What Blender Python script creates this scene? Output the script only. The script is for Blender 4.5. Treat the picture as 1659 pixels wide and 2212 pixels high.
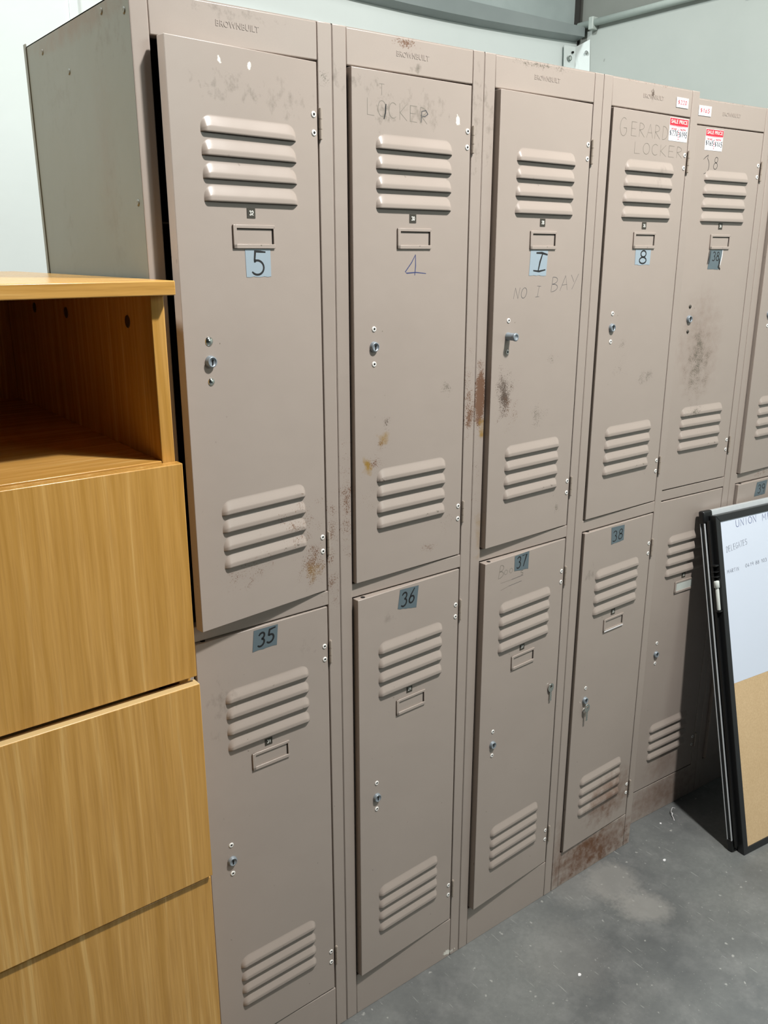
import bpy, bmesh, math, random
from mathutils import Vector, Matrix, Euler

# ------------------------------------------------------------------ scene, camera, light
for o in list(bpy.data.objects):
    bpy.data.objects.remove(o)
S = bpy.context.scene
COL = S.collection

cam_data = bpy.data.cameras.new('camera')
cam_data.sensor_fit = 'VERTICAL'
cam_data.sensor_height = 24.0
cam_data.sensor_width = 18.0
cam_data.lens = 1873.11 * 24.0 / 2212.0
cam_data.clip_start = 0.02
cam = bpy.data.objects.new('camera', cam_data)
COL.objects.link(cam)
cam.location = (-0.489, -1.1633, 1.512)
cam.rotation_euler = Euler((math.pi / 2 - 0.2912, 0.0, -0.6541), 'XYZ')
S.camera = cam

world = bpy.data.worlds.new('hall_light')
S.world = world
world.use_nodes = True
bg = world.node_tree.nodes['Background']
bg.inputs[0].default_value = (0.93, 1.0, 0.97, 1)
bg.inputs[1].default_value = 0.018


def area(name, loc, target, size, power, color=(1, 1, 1), sy=None):
    d = bpy.data.lights.new(name, 'AREA')
    d.energy = power
    d.color = color
    if sy:
        d.shape = 'RECTANGLE'
        d.size = size
        d.size_y = sy
    else:
        d.shape = 'DISK'
        d.size = size
    o = bpy.data.objects.new(name, d)
    COL.objects.link(o)
    o.location = loc
    v = Vector(target) - Vector(loc)
    o.rotation_euler = v.to_track_quat('-Z', 'Y').to_euler()
    return o


area('high_bay_lamp', (0.95, -1.28, 3.28), (0.75, 0.0, 1.0), 0.15, 89, (1.0, 0.975, 0.935))
area('far_hall_lamp', (-1.7, 0.55, 4.2), (0.3, 1.25, 1.6), 0.5, 150, (0.95, 1.0, 0.995))
area('added_sheen_light', (2.25, -3.1, 2.45), (0.25, 0.0, 1.75), 1.3, 26, (0.88, 1.0, 0.95), 0.9)  # added unseen light that gives the upper doors their sheen
area('added_overhead_fill', (1.5, -2.0, 4.3), (0.9, 0.3, 0.8), 1.2, 27, (1.0, 0.99, 0.96))  # added soft fill from above, no source of its own in the hall

S.view_settings.view_transform = 'Standard'
S.view_settings.look = 'None'
S.view_settings.gamma = 1.0
S.view_settings.use_curve_mapping = False
S.view_settings.exposure = 0.0

W = 0.3072
ST = 0.0255
H = 1.83
Z_HEAD = 1.7785
Z_MID1 = 0.9525
Z_MID0 = 0.9268
Z_PL = 0.0985
DEP = 0.435


# ------------------------------------------------------------------ materials
def srgb(r, g, b):
    f = lambda c: (c / 255 / 12.92) if c / 255 <= 0.04045 else ((c / 255 + 0.055) / 1.055) ** 2.4
    return (f(r), f(g), f(b), 1.0)


class NT:
    def __init__(self, name):
        self.m = bpy.data.materials.new(name)
        self.m.use_nodes = True
        self.t = self.m.node_tree
        self.p = self.t.nodes['Principled BSDF']

    def n(self, kind, **kw):
        nd = self.t.nodes.new(kind)
        for k, v in kw.items():
            if k.startswith('i_'):
                nd.inputs[k[2:].replace('_', ' ')].default_value = v
            else:
                setattr(nd, k, v)
        return nd

    def l(self, a, b):
        self.t.links.new(a, b)

    def coord(self, kind='Object', scale=(1, 1, 1), rot=(0, 0, 0)):
        tc = self.n('ShaderNodeTexCoord')
        mp = self.n('ShaderNodeMapping')
        mp.inputs['Scale'].default_value = scale
        mp.inputs['Rotation'].default_value = rot
        self.l(tc.outputs[kind], mp.inputs[0])
        return mp.outputs[0]

    def noise(self, vec, scale, detail=3, rough=0.5):
        nd = self.n('ShaderNodeTexNoise')
        nd.inputs['Scale'].default_value = scale
        nd.inputs['Detail'].default_value = detail
        nd.inputs['Roughness'].default_value = rough
        self.l(vec, nd.inputs['Vector'])
        return nd.outputs['Fac']

    def rng(self, val, a, b, c=0.0, d=1.0):
        nd = self.n('ShaderNodeMapRange')
        nd.inputs[1].default_value = a
        nd.inputs[2].default_value = b
        nd.inputs[3].default_value = c
        nd.inputs[4].default_value = d
        self.l(val, nd.inputs[0])
        return nd.outputs[0]

    def math(self, op, a, b=None):
        nd = self.n('ShaderNodeMath', operation=op)
        for i, v in enumerate((a, b)):
            if v is None:
                continue
            if isinstance(v, (int, float)):
                nd.inputs[i].default_value = v
            else:
                self.l(v, nd.inputs[i])
        return nd.outputs[0]

    def mix(self, fac, a, b):
        nd = self.n('ShaderNodeMix', data_type='RGBA')
        if isinstance(fac, (int, float)):
            nd.inputs[0].default_value = fac
        else:
            self.l(fac, nd.inputs[0])
        for sock, v in ((nd.inputs[6], a), (nd.inputs[7], b)):
            if isinstance(v, tuple):
                sock.default_value = v
            else:
                self.l(v, sock)
        return nd.outputs[2]

    def bump(self, h, strength, dist=0.001):
        nd = self.n('ShaderNodeBump')
        nd.inputs['Strength'].default_value = strength
        nd.inputs['Distance'].default_value = dist
        self.l(h, nd.inputs['Height'])
        self.l(nd.outputs[0], self.p.inputs['Normal'])

    def base(self, c):
        if isinstance(c, tuple):
            self.p.inputs['Base Color'].default_value = c
        else:
            self.l(c, self.p.inputs['Base Color'])

    def rough(self, r):
        if isinstance(r, (int, float)):
            self.p.inputs['Roughness'].default_value = r
        else:
            self.l(r, self.p.inputs['Roughness'])


def plain(name, col, rough=0.5, metal=0.0, var=0.06, scale=60):
    m = NT(name)
    v = m.coord()
    f = m.noise(v, scale, 3)
    dark = tuple(c * (1 - var * 2) for c in col[:3]) + (1,)
    m.base(m.mix(f, dark, col))
    m.rough(rough)
    m.p.inputs['Metallic'].default_value = metal
    return m.m


PAINT = srgb(169, 157, 148)
RUST = srgb(104, 66, 38)
SCUFF = srgb(96, 90, 78)
YEL = srgb(150, 118, 50)
DARKR = srgb(66, 48, 36)


def paint_mat(name, patches=(), base=PAINT, rough=0.35, side=False):
    """patches: (x, z, rx, rz, kind, amount)  in the object's own coordinates."""
    m = NT(name)
    tc = m.n('ShaderNodeTexCoord')
    v = tc.outputs['Object']
    big = m.noise(v, 5, 3)
    c = m.mix(m.rng(big, 0.3, 0.7), tuple(k * 0.955 for k in base[:3]) + (1,), base)
    fine = m.noise(v, 900, 2)
    c = m.mix(m.rng(fine, 0.3, 0.75, 0, 0.10), c, tuple(k * 0.7 for k in base[:3]) + (1,))
    # small chips and nicks all over
    nick = m.noise(v, 120, 2, 0.4)
    sel = m.noise(v, 14, 2, 0.5)
    nk = m.math('MULTIPLY', m.rng(nick, 0.735, 0.765), m.rng(sel, 0.50, 0.60))
    c = m.mix(m.math('MULTIPLY', nk, 0.75), c, SCUFF)
    if patches:
        speck = m.noise(v, 430, 5, 0.65)
        soft = m.noise(v, 45, 4, 0.6)
        mp = m.n('ShaderNodeMapping')
        mp.inputs['Scale'].default_value = (1.0, 1.0, 0.7)
        m.l(v, mp.inputs[0])
        smear = m.noise(mp.outputs[0], 62, 6, 0.7)
        sx = m.n('ShaderNodeSeparateXYZ')
        m.l(v, sx.inputs[0])
        a_out = sx.outputs['Y'] if side else sx.outputs['X']
        for (cx, cz, rx, rz, kind, amt) in patches:
            dx = m.math('DIVIDE', m.math('SUBTRACT', a_out, cx), rx)
            dz = m.math('DIVIDE', m.math('SUBTRACT', sx.outputs['Z'], cz), rz)
            d = m.math('SQRT', m.math('ADD', m.math('MULTIPLY', dx, dx), m.math('MULTIPLY', dz, dz)))
            mask = m.rng(d, 0.0, 1.0, 1.0, 0.0)
            if kind in ('rust', 'speck', 'black'):
                s = m.math('ADD', m.math('MULTIPLY', speck, 0.75), m.math('MULTIPLY', soft, 0.45))
                k = m.math('ADD', s, m.math('MULTIPLY', mask, 0.30 * amt))
                fac = m.rng(k, 0.755, 0.83)
                fac = m.math('MULTIPLY', fac, m.rng(mask, 0.0, 0.15))
                c = m.mix(m.math('MULTIPLY', fac, 0.85), c, {'rust': RUST, 'speck': SCUFF, 'black': DARKR}[kind])
            elif kind == 'scuff':
                k = m.math('ADD', smear, m.math('MULTIPLY', mask, 0.16))
                fac = m.math('MULTIPLY', m.rng(k, 0.60, 0.80), m.rng(mask, 0.0, 0.3))
                c = m.mix(m.math('MULTIPLY', fac, min(0.9, 0.5 * amt)), c, SCUFF)
            elif kind == 'stain':
                k = m.math('ADD', soft, m.math('MULTIPLY', mask, 0.45))
                fac = m.math('MULTIPLY', m.rng(k, 0.5, 0.95), m.rng(mask, 0.0, 0.3))
                c = m.mix(m.math('MULTIPLY', fac, 0.6 * amt), c, RUST)
            elif kind == 'yellow':
                k = m.math('ADD', soft, m.math('MULTIPLY', mask, 0.35))
                fac = m.math('MULTIPLY', m.rng(k, 0.62, 0.85), m.rng(mask, 0.0, 0.2))
                c = m.mix(m.math('MULTIPLY', fac, 0.7 * amt), c, YEL)
            elif kind == 'white':
                k = m.math('ADD', m.math('MULTIPLY', smear, 1.4), m.math('MULTIPLY', mask, 0.45))
                fac = m.math('MULTIPLY', m.rng(k, 0.90, 0.94), m.rng(mask, 0.0, 0.1))
                c = m.mix(fac, c, srgb(235, 232, 222))
    m.base(c)
    m.rough(m.rng(big, 0.3, 0.7, rough - 0.05, rough + 0.06))
    m.bump(m.noise(v, 16, 2), 0.35, 0.002)
    m.p.inputs['Specular IOR Level'].default_value = 0.5
    return m.m


M = {}
M['inner'] = plain('locker_interior_paint', srgb(120, 110, 98), 0.6)
M['slot_shade'] = plain('painted_slot_shade', srgb(22, 18, 14), 0.9)  # dark colour standing in for shade in louvre openings and holder edges
M['ink_black'] = plain('black_marker_ink', srgb(32, 32, 34), 0.5)
M['ink_blue2'] = plain('thin_blue_marker_ink', srgb(98, 106, 156), 0.5)
M['ink_blue'] = plain('blue_marker_ink', srgb(62, 72, 120), 0.5)
M['ink_pen'] = plain('pen_ink', srgb(70, 78, 88), 0.5)
M['ink_faint'] = plain('faded_marker_ink', srgb(132, 126, 116), 0.5)
M['ink_grey'] = plain('grey_marker_ink', srgb(116, 110, 100), 0.5)
M['ink_soft'] = plain('worn_pen_ink', srgb(84, 84, 88), 0.5)
M['ink_board'] = plain('grey_board_ink', srgb(120, 126, 138), 0.5)
M['ink_red'] = plain('red_ink', srgb(214, 40, 62), 0.5)
M['tape_blue'] = plain('pale_blue_tape', srgb(158, 174, 185), 0.35, var=0.02)
M['tape_grey'] = plain('grey_duct_tape', srgb(98, 113, 120), 0.32, var=0.04)
M['badge'] = plain('dark_number_badge', srgb(62, 58, 50), 0.5)
M['white_ink'] = plain('white_print', srgb(232, 232, 226), 0.5)
M['paper'] = plain('white_sticker_paper', srgb(240, 240, 242), 0.6, var=0.01)
M['steel'] = plain('zinc_lock_metal', srgb(150, 160, 168), 0.42, 0.35)
M['chrome'] = plain('chrome_screw', srgb(215, 220, 215), 0.18, 1.0)
M['rivet'] = plain('aluminium_rivet', srgb(240, 240, 236), 0.35, 0.0)
M['hole'] = plain('dark_hole', srgb(18, 16, 14), 0.8)
M['hinge'] = plain('worn_hinge_metal', srgb(172, 160, 148), 0.42, 0.0)
M['black_plastic'] = plain('black_plastic', srgb(26, 27, 28), 0.35)
M['black_frame'] = plain('black_board_frame', srgb(40, 42, 44), 0.38)
M['alu'] = plain('aluminium_channel', srgb(222, 228, 232), 0.32, 0.25)
M['whiteboard'] = plain('whiteboard_enamel', srgb(224, 234, 250), 0.22, var=0.015, scale=6)
M['pen_white'] = plain('white_marker_body', srgb(232, 238, 234), 0.35)
M['label_card'] = plain('pale_label_card', srgb(205, 212, 206), 0.6)

m = NT('cork_panel')
v = m.coord()
f1 = m.noise(v, 220, 4, 0.7)
f2 = m.noise(v, 12, 3)
c = m.mix(m.rng(f1, 0.35, 0.7), srgb(212, 182, 140), srgb(226, 198, 156))
m.base(m.mix(m.rng(f2, 0.3, 0.7, 0, 0.3), c, srgb(204, 174, 130)))
m.rough(0.85)
m.bump(f1, 0.3, 0.0008)
M['cork'] = m.m


def wood(name, axis, tone=1.26, contrast=1.0):
    """oak veneer: axis = direction of the grain ('z', 'x' or 'y')."""
    m = NT(name)
    lo, hi = 0.62, 44.0
    sc = {'z': (hi, hi, lo * 1.1), 'x': (lo * 1.4, hi, hi), 'y': (hi, lo, hi)}[axis]
    v = m.coord('Object', sc)
    warp = m.noise(m.coord('Object', {'z': (5, 5, 1.3), 'x': (1.3, 5, 5), 'y': (5, 1.3, 5)}[axis]), 1.0, 2)
    add = m.n('ShaderNodeVectorMath', operation='ADD')
    cmb = m.n('ShaderNodeCombineXYZ')
    wv = m.rng(warp, 0.0, 1.0, -1.6, 1.6)
    m.l(wv, cmb.inputs['X' if axis != 'x' else 'Z'])
    m.l(v, add.inputs[0])
    m.l(cmb.outputs[0], add.inputs[1])
    g1 = m.noise(add.outputs[0], 1.5, 5, 0.62)
    g2 = m.noise(m.coord('Object', {'z': (300, 300, 9), 'x': (14, 300, 300), 'y': (300, 9, 300)}[axis]), 1.0, 3, 0.6)
    T = lambda r, g, b: tuple(k * tone for k in srgb(r, g, b)[:3]) + (1,)
    c = m.mix(m.rng(g1, 0.36, 0.60), T(176, 131, 62), T(194, 149, 82))
    c = m.mix(m.rng(g1, 0.58, 0.66, 0, 0.7), c, T(208, 170, 106))
    c = m.mix(m.rng(g2, 0.42, 0.72, 0, 0.34 * contrast), c, T(140, 98, 44))
    m.base(c)
    m.rough(0.24)
    m.bump(g2, 0.12, 0.0004)
    return m.m


M['wood_z'] = wood('oak_veneer_upright_grain', 'z')
M['wood_x'] = wood('oak_veneer_long_grain', 'x', 1.28, 1.1)
M['wood_y'] = wood('oak_veneer_deep_grain', 'y')
M['wood_edge'] = plain('pale_wood_edge', srgb(226, 196, 140), 0.4)
M['fitting'] = plain('brown_cam_fitting', srgb(70, 48, 26), 0.5)

# floor: worn grey concrete
m = NT('worn_grey_concrete')
v = m.coord()
n1 = m.noise(v, 2.2, 5, 0.6)
n2 = m.noise(v, 11, 5, 0.65)
n3 = m.noise(v, 90, 4, 0.6)
c = m.mix(m.rng(n1, 0.36, 0.66), srgb(88, 91, 92), srgb(122, 125, 123))
c = m.mix(m.rng(n2, 0.48, 0.74, 0, 0.42), c, srgb(146, 147, 145))
c = m.mix(m.rng(n3, 0.35, 0.7, 0, 0.22), c, srgb(78, 80, 82))
sp = m.noise(v, 60, 2, 0.4)
c = m.mix(m.rng(sp, 0.70, 0.75, 0, 0.55), c, srgb(186, 187, 182))
sp2 = m.noise(v, 210, 2, 0.4)
c = m.mix(m.rng(sp2, 0.70, 0.76, 0, 0.4), c, srgb(176, 177, 172))
vs = m.coord('Object', (60, 5, 1), (0, 0, 0.6))
sc_ = m.noise(vs, 3.0, 2, 0.5)
c = m.mix(m.math('MULTIPLY', m.rng(sc_, 0.70, 0.75), 0.5), c, srgb(178, 180, 175))
sx = m.n('ShaderNodeSeparateXYZ')
tc0 = m.n('ShaderNodeTexCoord')
m.l(tc0.outputs['Object'], sx.inputs[0])
for (cx, cy, r, amt) in ((1.07, -0.07, 0.075, 0.5), (1.06, -0.17, 0.06, 0.55), (0.98, -0.03, 0.07, 0.25), (0.80, -0.16, 0.10, 0.18)):
    dx = m.math('SUBTRACT', sx.outputs['X'], cx)
    dy = m.math('SUBTRACT', sx.outputs['Y'], cy)
    d = m.math('DIVIDE', m.math('SQRT', m.math('ADD', m.math('MULTIPLY', dx, dx), m.math('MULTIPLY', dy, dy))), r)
    dd = m.math('ADD', d, m.math('ADD', m.math('MULTIPLY', n2, 1.3), m.math('MULTIPLY', n3, 0.5)))
    c = m.mix(m.math('MULTIPLY', m.rng(dd, 1.5, 2.1, 1, 0), amt), c, srgb(160, 158, 153))
m.base(c)
m.rough(m.rng(n2, 0.3, 0.7, 0.42, 0.62))
m.bump(m.math('ADD', n2, m.math('MULTIPLY', n3, 0.4)), 0.25, 0.002)
M['floor'] = m.m


def wall_mat(name, base, dark, spot=0.3, rough=0.65):
    m = NT(name)
    v = m.coord()
    n1 = m.noise(v, 1.6, 4, 0.6)
    n2 = m.noise(v, 34, 4, 0.6)
    n3 = m.noise(v, 26, 2, 0.4)
    c = m.mix(m.rng(n1, 0.3, 0.7), dark, base)
    c = m.mix(m.rng(n2, 0.4, 0.8, 0, 0.12), c, dark)
    c = m.mix(m.rng(n3, 0.78, 0.80, 0, spot), c, srgb(105, 105, 98))
    m.base(c)
    m.rough(rough)
    m.bump(n2, 0.15, 0.002)
    return m.m


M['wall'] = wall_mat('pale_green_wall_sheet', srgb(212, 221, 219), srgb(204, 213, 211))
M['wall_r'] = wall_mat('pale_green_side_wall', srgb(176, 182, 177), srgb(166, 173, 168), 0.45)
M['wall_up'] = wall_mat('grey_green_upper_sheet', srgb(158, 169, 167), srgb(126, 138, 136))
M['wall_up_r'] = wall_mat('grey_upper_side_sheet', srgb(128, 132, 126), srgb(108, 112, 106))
M['girt'] = wall_mat('galvanised_girt', srgb(136, 145, 144), srgb(116, 126, 125), rough=0.4)
M['conduit'] = plain('painted_conduit', srgb(170, 180, 174), 0.45)
M['dark_gap'] = plain('dark_joint', srgb(36, 34, 30), 0.8)


# ------------------------------------------------------------------ mesh builder
class MB:
    def __init__(self):
        self.bm = bmesh.new()
        self.mats = []

    def mi(self, mat):
        if mat not in self.mats:
            self.mats.append(mat)
        return self.mats.index(mat)

    def _set(self, faces, mat, smooth):
        i = self.mi(mat)
        for f in faces:
            f.material_index = i
            f.smooth = smooth

    def box(self, x0, x1, y0, y1, z0, z1, mat, bev=0.0, seg=2):
        vs = [self.bm.verts.new(p) for p in ((x0, y0, z0), (x1, y0, z0), (x1, y1, z0), (x0, y1, z0),
                                             (x0, y0, z1), (x1, y0, z1), (x1, y1, z1), (x0, y1, z1))]
        fs = [self.bm.faces.new([vs[i] for i in q]) for q in
              ((0, 3, 2, 1), (4, 5, 6, 7), (0, 1, 5, 4), (1, 2, 6, 5), (2, 3, 7, 6), (3, 0, 4, 7))]
        self._set(fs, mat, False)
        if bev > 0:
            es = list({e for f in fs for e in f.edges})
            r = bmesh.ops.bevel(self.bm, geom=es, offset=bev, segments=seg, affect='EDGES', profile=0.5)
            self._set([f for f in r['faces'] if f.is_valid], mat, True)
        return fs

    def quad(self, pts, mat, smooth=False):
        f = self.bm.faces.new([self.bm.verts.new(p) for p in pts])
        self._set([f], mat, smooth)
        return f

    def cyl(self, p0, p1, r0, r1=None, seg=20, mat=None, cap=True, smooth=True):
        p0, p1 = Vector(p0), Vector(p1)
        r1 = r0 if r1 is None else r1
        d = (p1 - p0).normalized()
        a = d.orthogonal().normalized()
        b = d.cross(a)
        A, B = [], []
        for i in range(seg):
            t = 2 * math.pi * i / seg
            o = a * math.cos(t) + b * math.sin(t)
            A.append(self.bm.verts.new(p0 + o * r0))
            B.append(self.bm.verts.new(p1 + o * r1))
        fs = [self.bm.faces.new((A[i], A[(i + 1) % seg], B[(i + 1) % seg], B[i])) for i in range(seg)]
        self._set(fs, mat, smooth)
        if cap:
            cf = [self.bm.faces.new([self.bm.verts.new(q.co) for q in reversed(A)]), self.bm.faces.new([self.bm.verts.new(q.co) for q in B])]
            self._set(cf, mat, False)

    def lathe(self, c, axis, prof, mat, seg=20):
        """prof: list of (radius, distance along axis)."""
        c, d = Vector(c), Vector(axis).normalized()
        a = d.orthogonal().normalized()
        b = d.cross(a)
        rings = []
        for r, h in prof:
            if r < 1e-6:
                rings.append([self.bm.verts.new(c + d * h)])
            else:
                rings.append([self.bm.verts.new(c + d * h + (a * math.cos(2 * math.pi * i / seg) + b * math.sin(2 * math.pi * i / seg)) * r) for i in range(seg)])
        fs = []
        for A, B in zip(rings, rings[1:]):
            for i in range(seg):
                j = (i + 1) % seg
                if len(A) == 1 and len(B) == 1:
                    continue
                if len(A) == 1:
                    fs.append(self.bm.faces.new((A[0], B[j], B[i])))
                elif len(B) == 1:
                    fs.append(self.bm.faces.new((A[i], A[j], B[0])))
                else:
                    fs.append(self.bm.faces.new((A[i], A[j], B[j], B[i])))
        self._set(fs, mat, True)

    def tube(self, pts, r, mat, seg=8):
        pts = [Vector(p) for p in pts]
        rings = []
        for k, p in enumerate(pts):
            t = (pts[min(k + 1, len(pts) - 1)] - pts[max(k - 1, 0)]).normalized()
            a = t.cross(Vector((0.31, 0.2, 0.93))).normalized()
            b = t.cross(a)
            rings.append([self.bm.verts.new(p + (a * math.cos(2 * math.pi * i / seg) + b * math.sin(2 * math.pi * i / seg)) * r) for i in range(seg)])
        fs = []
        for A, B in zip(rings, rings[1:]):
            for i in range(seg):
                j = (i + 1) % seg
                fs.append(self.bm.faces.new((A[i], A[j], B[j], B[i])))
        fs.append(self.bm.faces.new(list(reversed(rings[0]))))
        fs.append(self.bm.faces.new(rings[-1]))
        self._set(fs, mat, True)

    def ribbon(self, pts, w, y, mat, taper=True):
        """flat ink stroke on a plane facing -y; pts are (x, z)."""
        P = [Vector((a, b)) for a, b in pts]
        n = len(P)
        L, R = [], []
        for k in range(n):
            t = (P[min(k + 1, n - 1)] - P[max(k - 1, 0)])
            if t.length < 1e-9:
                t = Vector((1, 0))
            t.normalize()
            nrm = Vector((-t.y, t.x))
            ww = w * 0.5
            if k == 0:
                p = P[k] - t * w * 0.35
                ww *= 0.7
            elif k == n - 1:
                p = P[k] + t * w * 0.35
                ww *= 0.7
            else:
                p = P[k]
                a = (P[k] - P[k - 1]).normalized()
                cosh = max(0.55, abs(a.dot(t)))
                ww = ww / cosh
            L.append(self.bm.verts.new((p.x + nrm.x * ww, y, p.y + nrm.y * ww)))
            R.append(self.bm.verts.new((p.x - nrm.x * ww, y, p.y - nrm.y * ww)))
        fs = []
        for k in range(n - 1):
            fs.append(self.bm.faces.new((R[k], R[k + 1], L[k + 1], L[k])))
        self._set(fs, mat, False)

    def build(self, name, parent=None, loc=(0, 0, 0), rot=(0, 0, 0)):
        me = bpy.data.meshes.new(name)
        self.bm.normal_update()
        self.bm.to_mesh(me)
        self.bm.free()
        for mt in self.mats:
            me.materials.append(mt)
        o = bpy.data.objects.new(name, me)
        COL.objects.link(o)
        o.location = loc
        o.rotation_euler = rot
        if parent is not None:
            o.parent = parent
        return o


def tag(o, label=None, cat=None, group=None, kind=None):
    if label:
        o['label'] = label
    if cat:
        o['category'] = cat
    if group:
        o['group'] = group
    if kind:
        o['kind'] = kind
    return o


def empty(name, loc, rz=0.0):
    o = bpy.data.objects.new(name, None)
    o.empty_display_size = 0.05
    COL.objects.link(o)
    o.location = loc
    o.rotation_euler = (0, 0, rz)
    return o


# ---- hand lettering as stroke glyphs in a unit cell (x 0..0.7, y 0..1)
def arc(cx, cy, rx, ry, a0, a1, n=9):
    return [(cx + rx * math.cos(math.radians(a0 + (a1 - a0) * i / n)), cy + ry * math.sin(math.radians(a0 + (a1 - a0) * i / n))) for i in range(n + 1)]


G = {
    '0': [arc(.32, .5, .28, .48, 90, 450, 18)],
    '1': [[(.15, .78), (.34, 1), (.34, 0)]],
    'i1': [[(.1, 1.0), (.62, .98)], [(.38, .98), (.26, .02)], [(0, 0), (.52, .03)]],
    '2': [arc(.32, .72, .26, .27, 160, -30, 9) + [(.05, 0), (.62, 0)]],
    '3': [arc(.30, .75, .24, .24, 150, -80, 9) + arc(.30, .26, .28, .27, 85, -140, 10)],
    '4': [[(.44, 1), (.02, .22), (.78, .22)], [(.44, 1), (.42, -.04)]],
    '5': [[(.62, 1), (.16, .98), (.12, .56)] + arc(.28, .29, .30, .30, 115, -140, 11)],
    '6': [[(.5, 1), (.2, .62), (.07, .3)] + arc(.31, .25, .25, .25, 180, 520, 14)],
    '7': [[(.02, .98), (.62, .98), (.26, 0)]],
    '8': [arc(.32, .75, .21, .22, -90, 270, 14) + arc(.32, .26, .26, .26, 90, -270, 14)],
    '9': [arc(.32, .72, .25, .26, 0, 360, 14) + [(.57, .7), (.5, 0)]],
    '$': [arc(.3, .7, .22, .2, 50, 265, 8) + arc(.3, .3, .22, .2, 85, -130, 8), [(.3, 1.1), (.3, -.1)]],
    'A': [[(0, 0), (.32, 1), (.62, 0)], [(.12, .38), (.52, .38)]],
    'B': [[(.06, 0), (.06, 1)] + arc(.1, .76, .38, .24, 90, -90, 8) + arc(.1, .26, .46, .26, 90, -90, 8)],
    'C': [arc(.36, .5, .32, .48, 50, 310, 12)],
    'D': [[(.06, 0), (.06, 1)] + arc(.08, .5, .5, .5, 90, -90, 10) + [(.06, 0)]],
    'E': [[(.56, 1), (.06, 1), (.06, 0), (.58, 0)], [(.06, .52), (.46, .52)]],
    'G': [arc(.36, .5, .33, .48, 55, 330, 12) + [(.62, .45), (.36, .45)]],
    'I': [[(.2, 0), (.2, 1)]],
    'K': [[(.06, 0), (.06, 1)], [(.56, 1), (.08, .45), (.6, 0)]],
    'L': [[(.06, 1), (.06, 0), (.54, 0)]],
    'M': [[(0, 0), (.06, 1), (.32, .35), (.58, 1), (.64, 0)]],
    'N': [[(.04, 0), (.06, 1), (.54, 0), (.58, 1)]],
    'O': [arc(.33, .5, .3, .49, 100, 460, 16)],
    'P': [[(.08, 0), (.08, 1)] + arc(.12, .74, .38, .26, 90, -90, 8) + [(.08, .48)]],
    'R': [[(.06, 0), (.06, 1)] + arc(.1, .75, .4, .25, 90, -90, 8) + [(.08, .5), (.58, 0)]],
    'S': [arc(.3, .75, .25, .24, 40, 265, 9) + arc(.3, .27, .27, .25, 85, -140, 9)],
    'T': [[(0, 1), (.64, 1)], [(.32, 1), (.32, 0)]],
    'U': [[(.04, 1), (.04, .3)] + arc(.3, .28, .26, .28, 180, 360, 8) + [(.56, 1)]],
    'V': [[(0, 1), (.3, 0), (.6, 1)]],
    'Y': [[(0, 1), (.3, .5)], [(.62, 1), (.22, 0)]],
    'a': [arc(.28, .26, .24, .26, 20, 360, 12) + [(.54, .5), (.52, 0)]],
    'g': [arc(.28, .26, .24, .26, 20, 360, 12) + [(.54, .5), (.5, -.2)] + arc(.28, -.22, .22, .16, 0, -150, 6)],
    's': [arc(.25, .38, .2, .14, 40, 265, 7) + arc(.25, .13, .2, .13, 85, -140, 7)],
    'o': [arc(.28, .26, .24, .26, 20, 380, 12)],
    ' ': [], ':': [arc(.2, .7, .03, .04, 0, 360, 6), arc(.2, .25, .03, .04, 0, 360, 6)],
}
GW = {'i1': .7, 'I': .42, '1': .55, 'M': .8, ' ': .45, ':': .35, '4': .8}


def write(mb, text, x, z, h, w, y, mat, dx=0.0, slope=0.0, slant=0.0, gap=0.16, stretch=1.0, end=None):
    """stroke text starting at (x, z); slope in dz/dx; slant shears the letters; end = right limit."""
    toks = text if isinstance(text, (list, tuple)) else list(text)
    adv = sum(GW.get(t, .64) + gap for t in toks) - gap
    if end is not None:
        stretch = (end - x) / (adv * h)
    cx = 0.0
    for t in toks:
        for st in G.get(t, []):
            pts = []
            for (u, v) in st:
                px = (cx + u) * h * stretch + v * slant * h
                pts.append((x + px, z + v * h + px * slope))
            mb.ribbon(pts, w, y, mat)
        cx += GW.get(t, .64) + gap


def block_text(mb, text, x, z, height, width, y, mat, ext=0.0, slope=0.0):
    """printed lettering from the built-in font, scaled to a given box, facing -y."""
    cu = bpy.data.curves.new('lettering', 'FONT')
    cu.body = text
    cu.size = 1.0
    cu.extrude = 0.0
    cu.offset = 0.018
    cu.space_character = 1.05
    tmp = bpy.data.objects.new('lettering', cu)
    me = tmp.to_mesh()
    xs = [q.co.x for q in me.vertices]
    ys = [q.co.y for q in me.vertices]
    if not xs:
        return
    sx_ = width / (max(xs) - min(xs))
    sy_ = height / (max(ys) - min(ys))
    x0, y0 = min(xs), min(ys)
    mp = lambda q, yy: (x + (q.co.x - x0) * sx_, yy, z + (q.co.y - y0) * sy_ + slope * (q.co.x - x0) * sx_)
    vs = [mb.bm.verts.new(mp(q, y - ext)) for q in me.vertices]
    fs = []
    for p in me.polygons:
        try:
            fs.append(mb.bm.faces.new([vs[i] for i in p.vertices]))
        except ValueError:
            pass
    mb._set(fs, mat, False)
    if ext > 0:
        edges = {}
        for f in fs:
            for e in f.edges:
                edges[e] = edges.get(e, 0) + 1
        low = {}
        side = []
        for e, k in edges.items():
            if k == 1:
                a, b = e.verts
                for q in (a, b):
                    if q not in low:
                        low[q] = mb.bm.verts.new((q.co.x, y, q.co.z))
                side.append(mb.bm.faces.new((a, b, low[b], low[a])))
        mb._set(side, mat, False)
    tmp.to_mesh_clear()
    bpy.data.objects.remove(tmp)
    bpy.data.curves.remove(cu)


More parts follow.
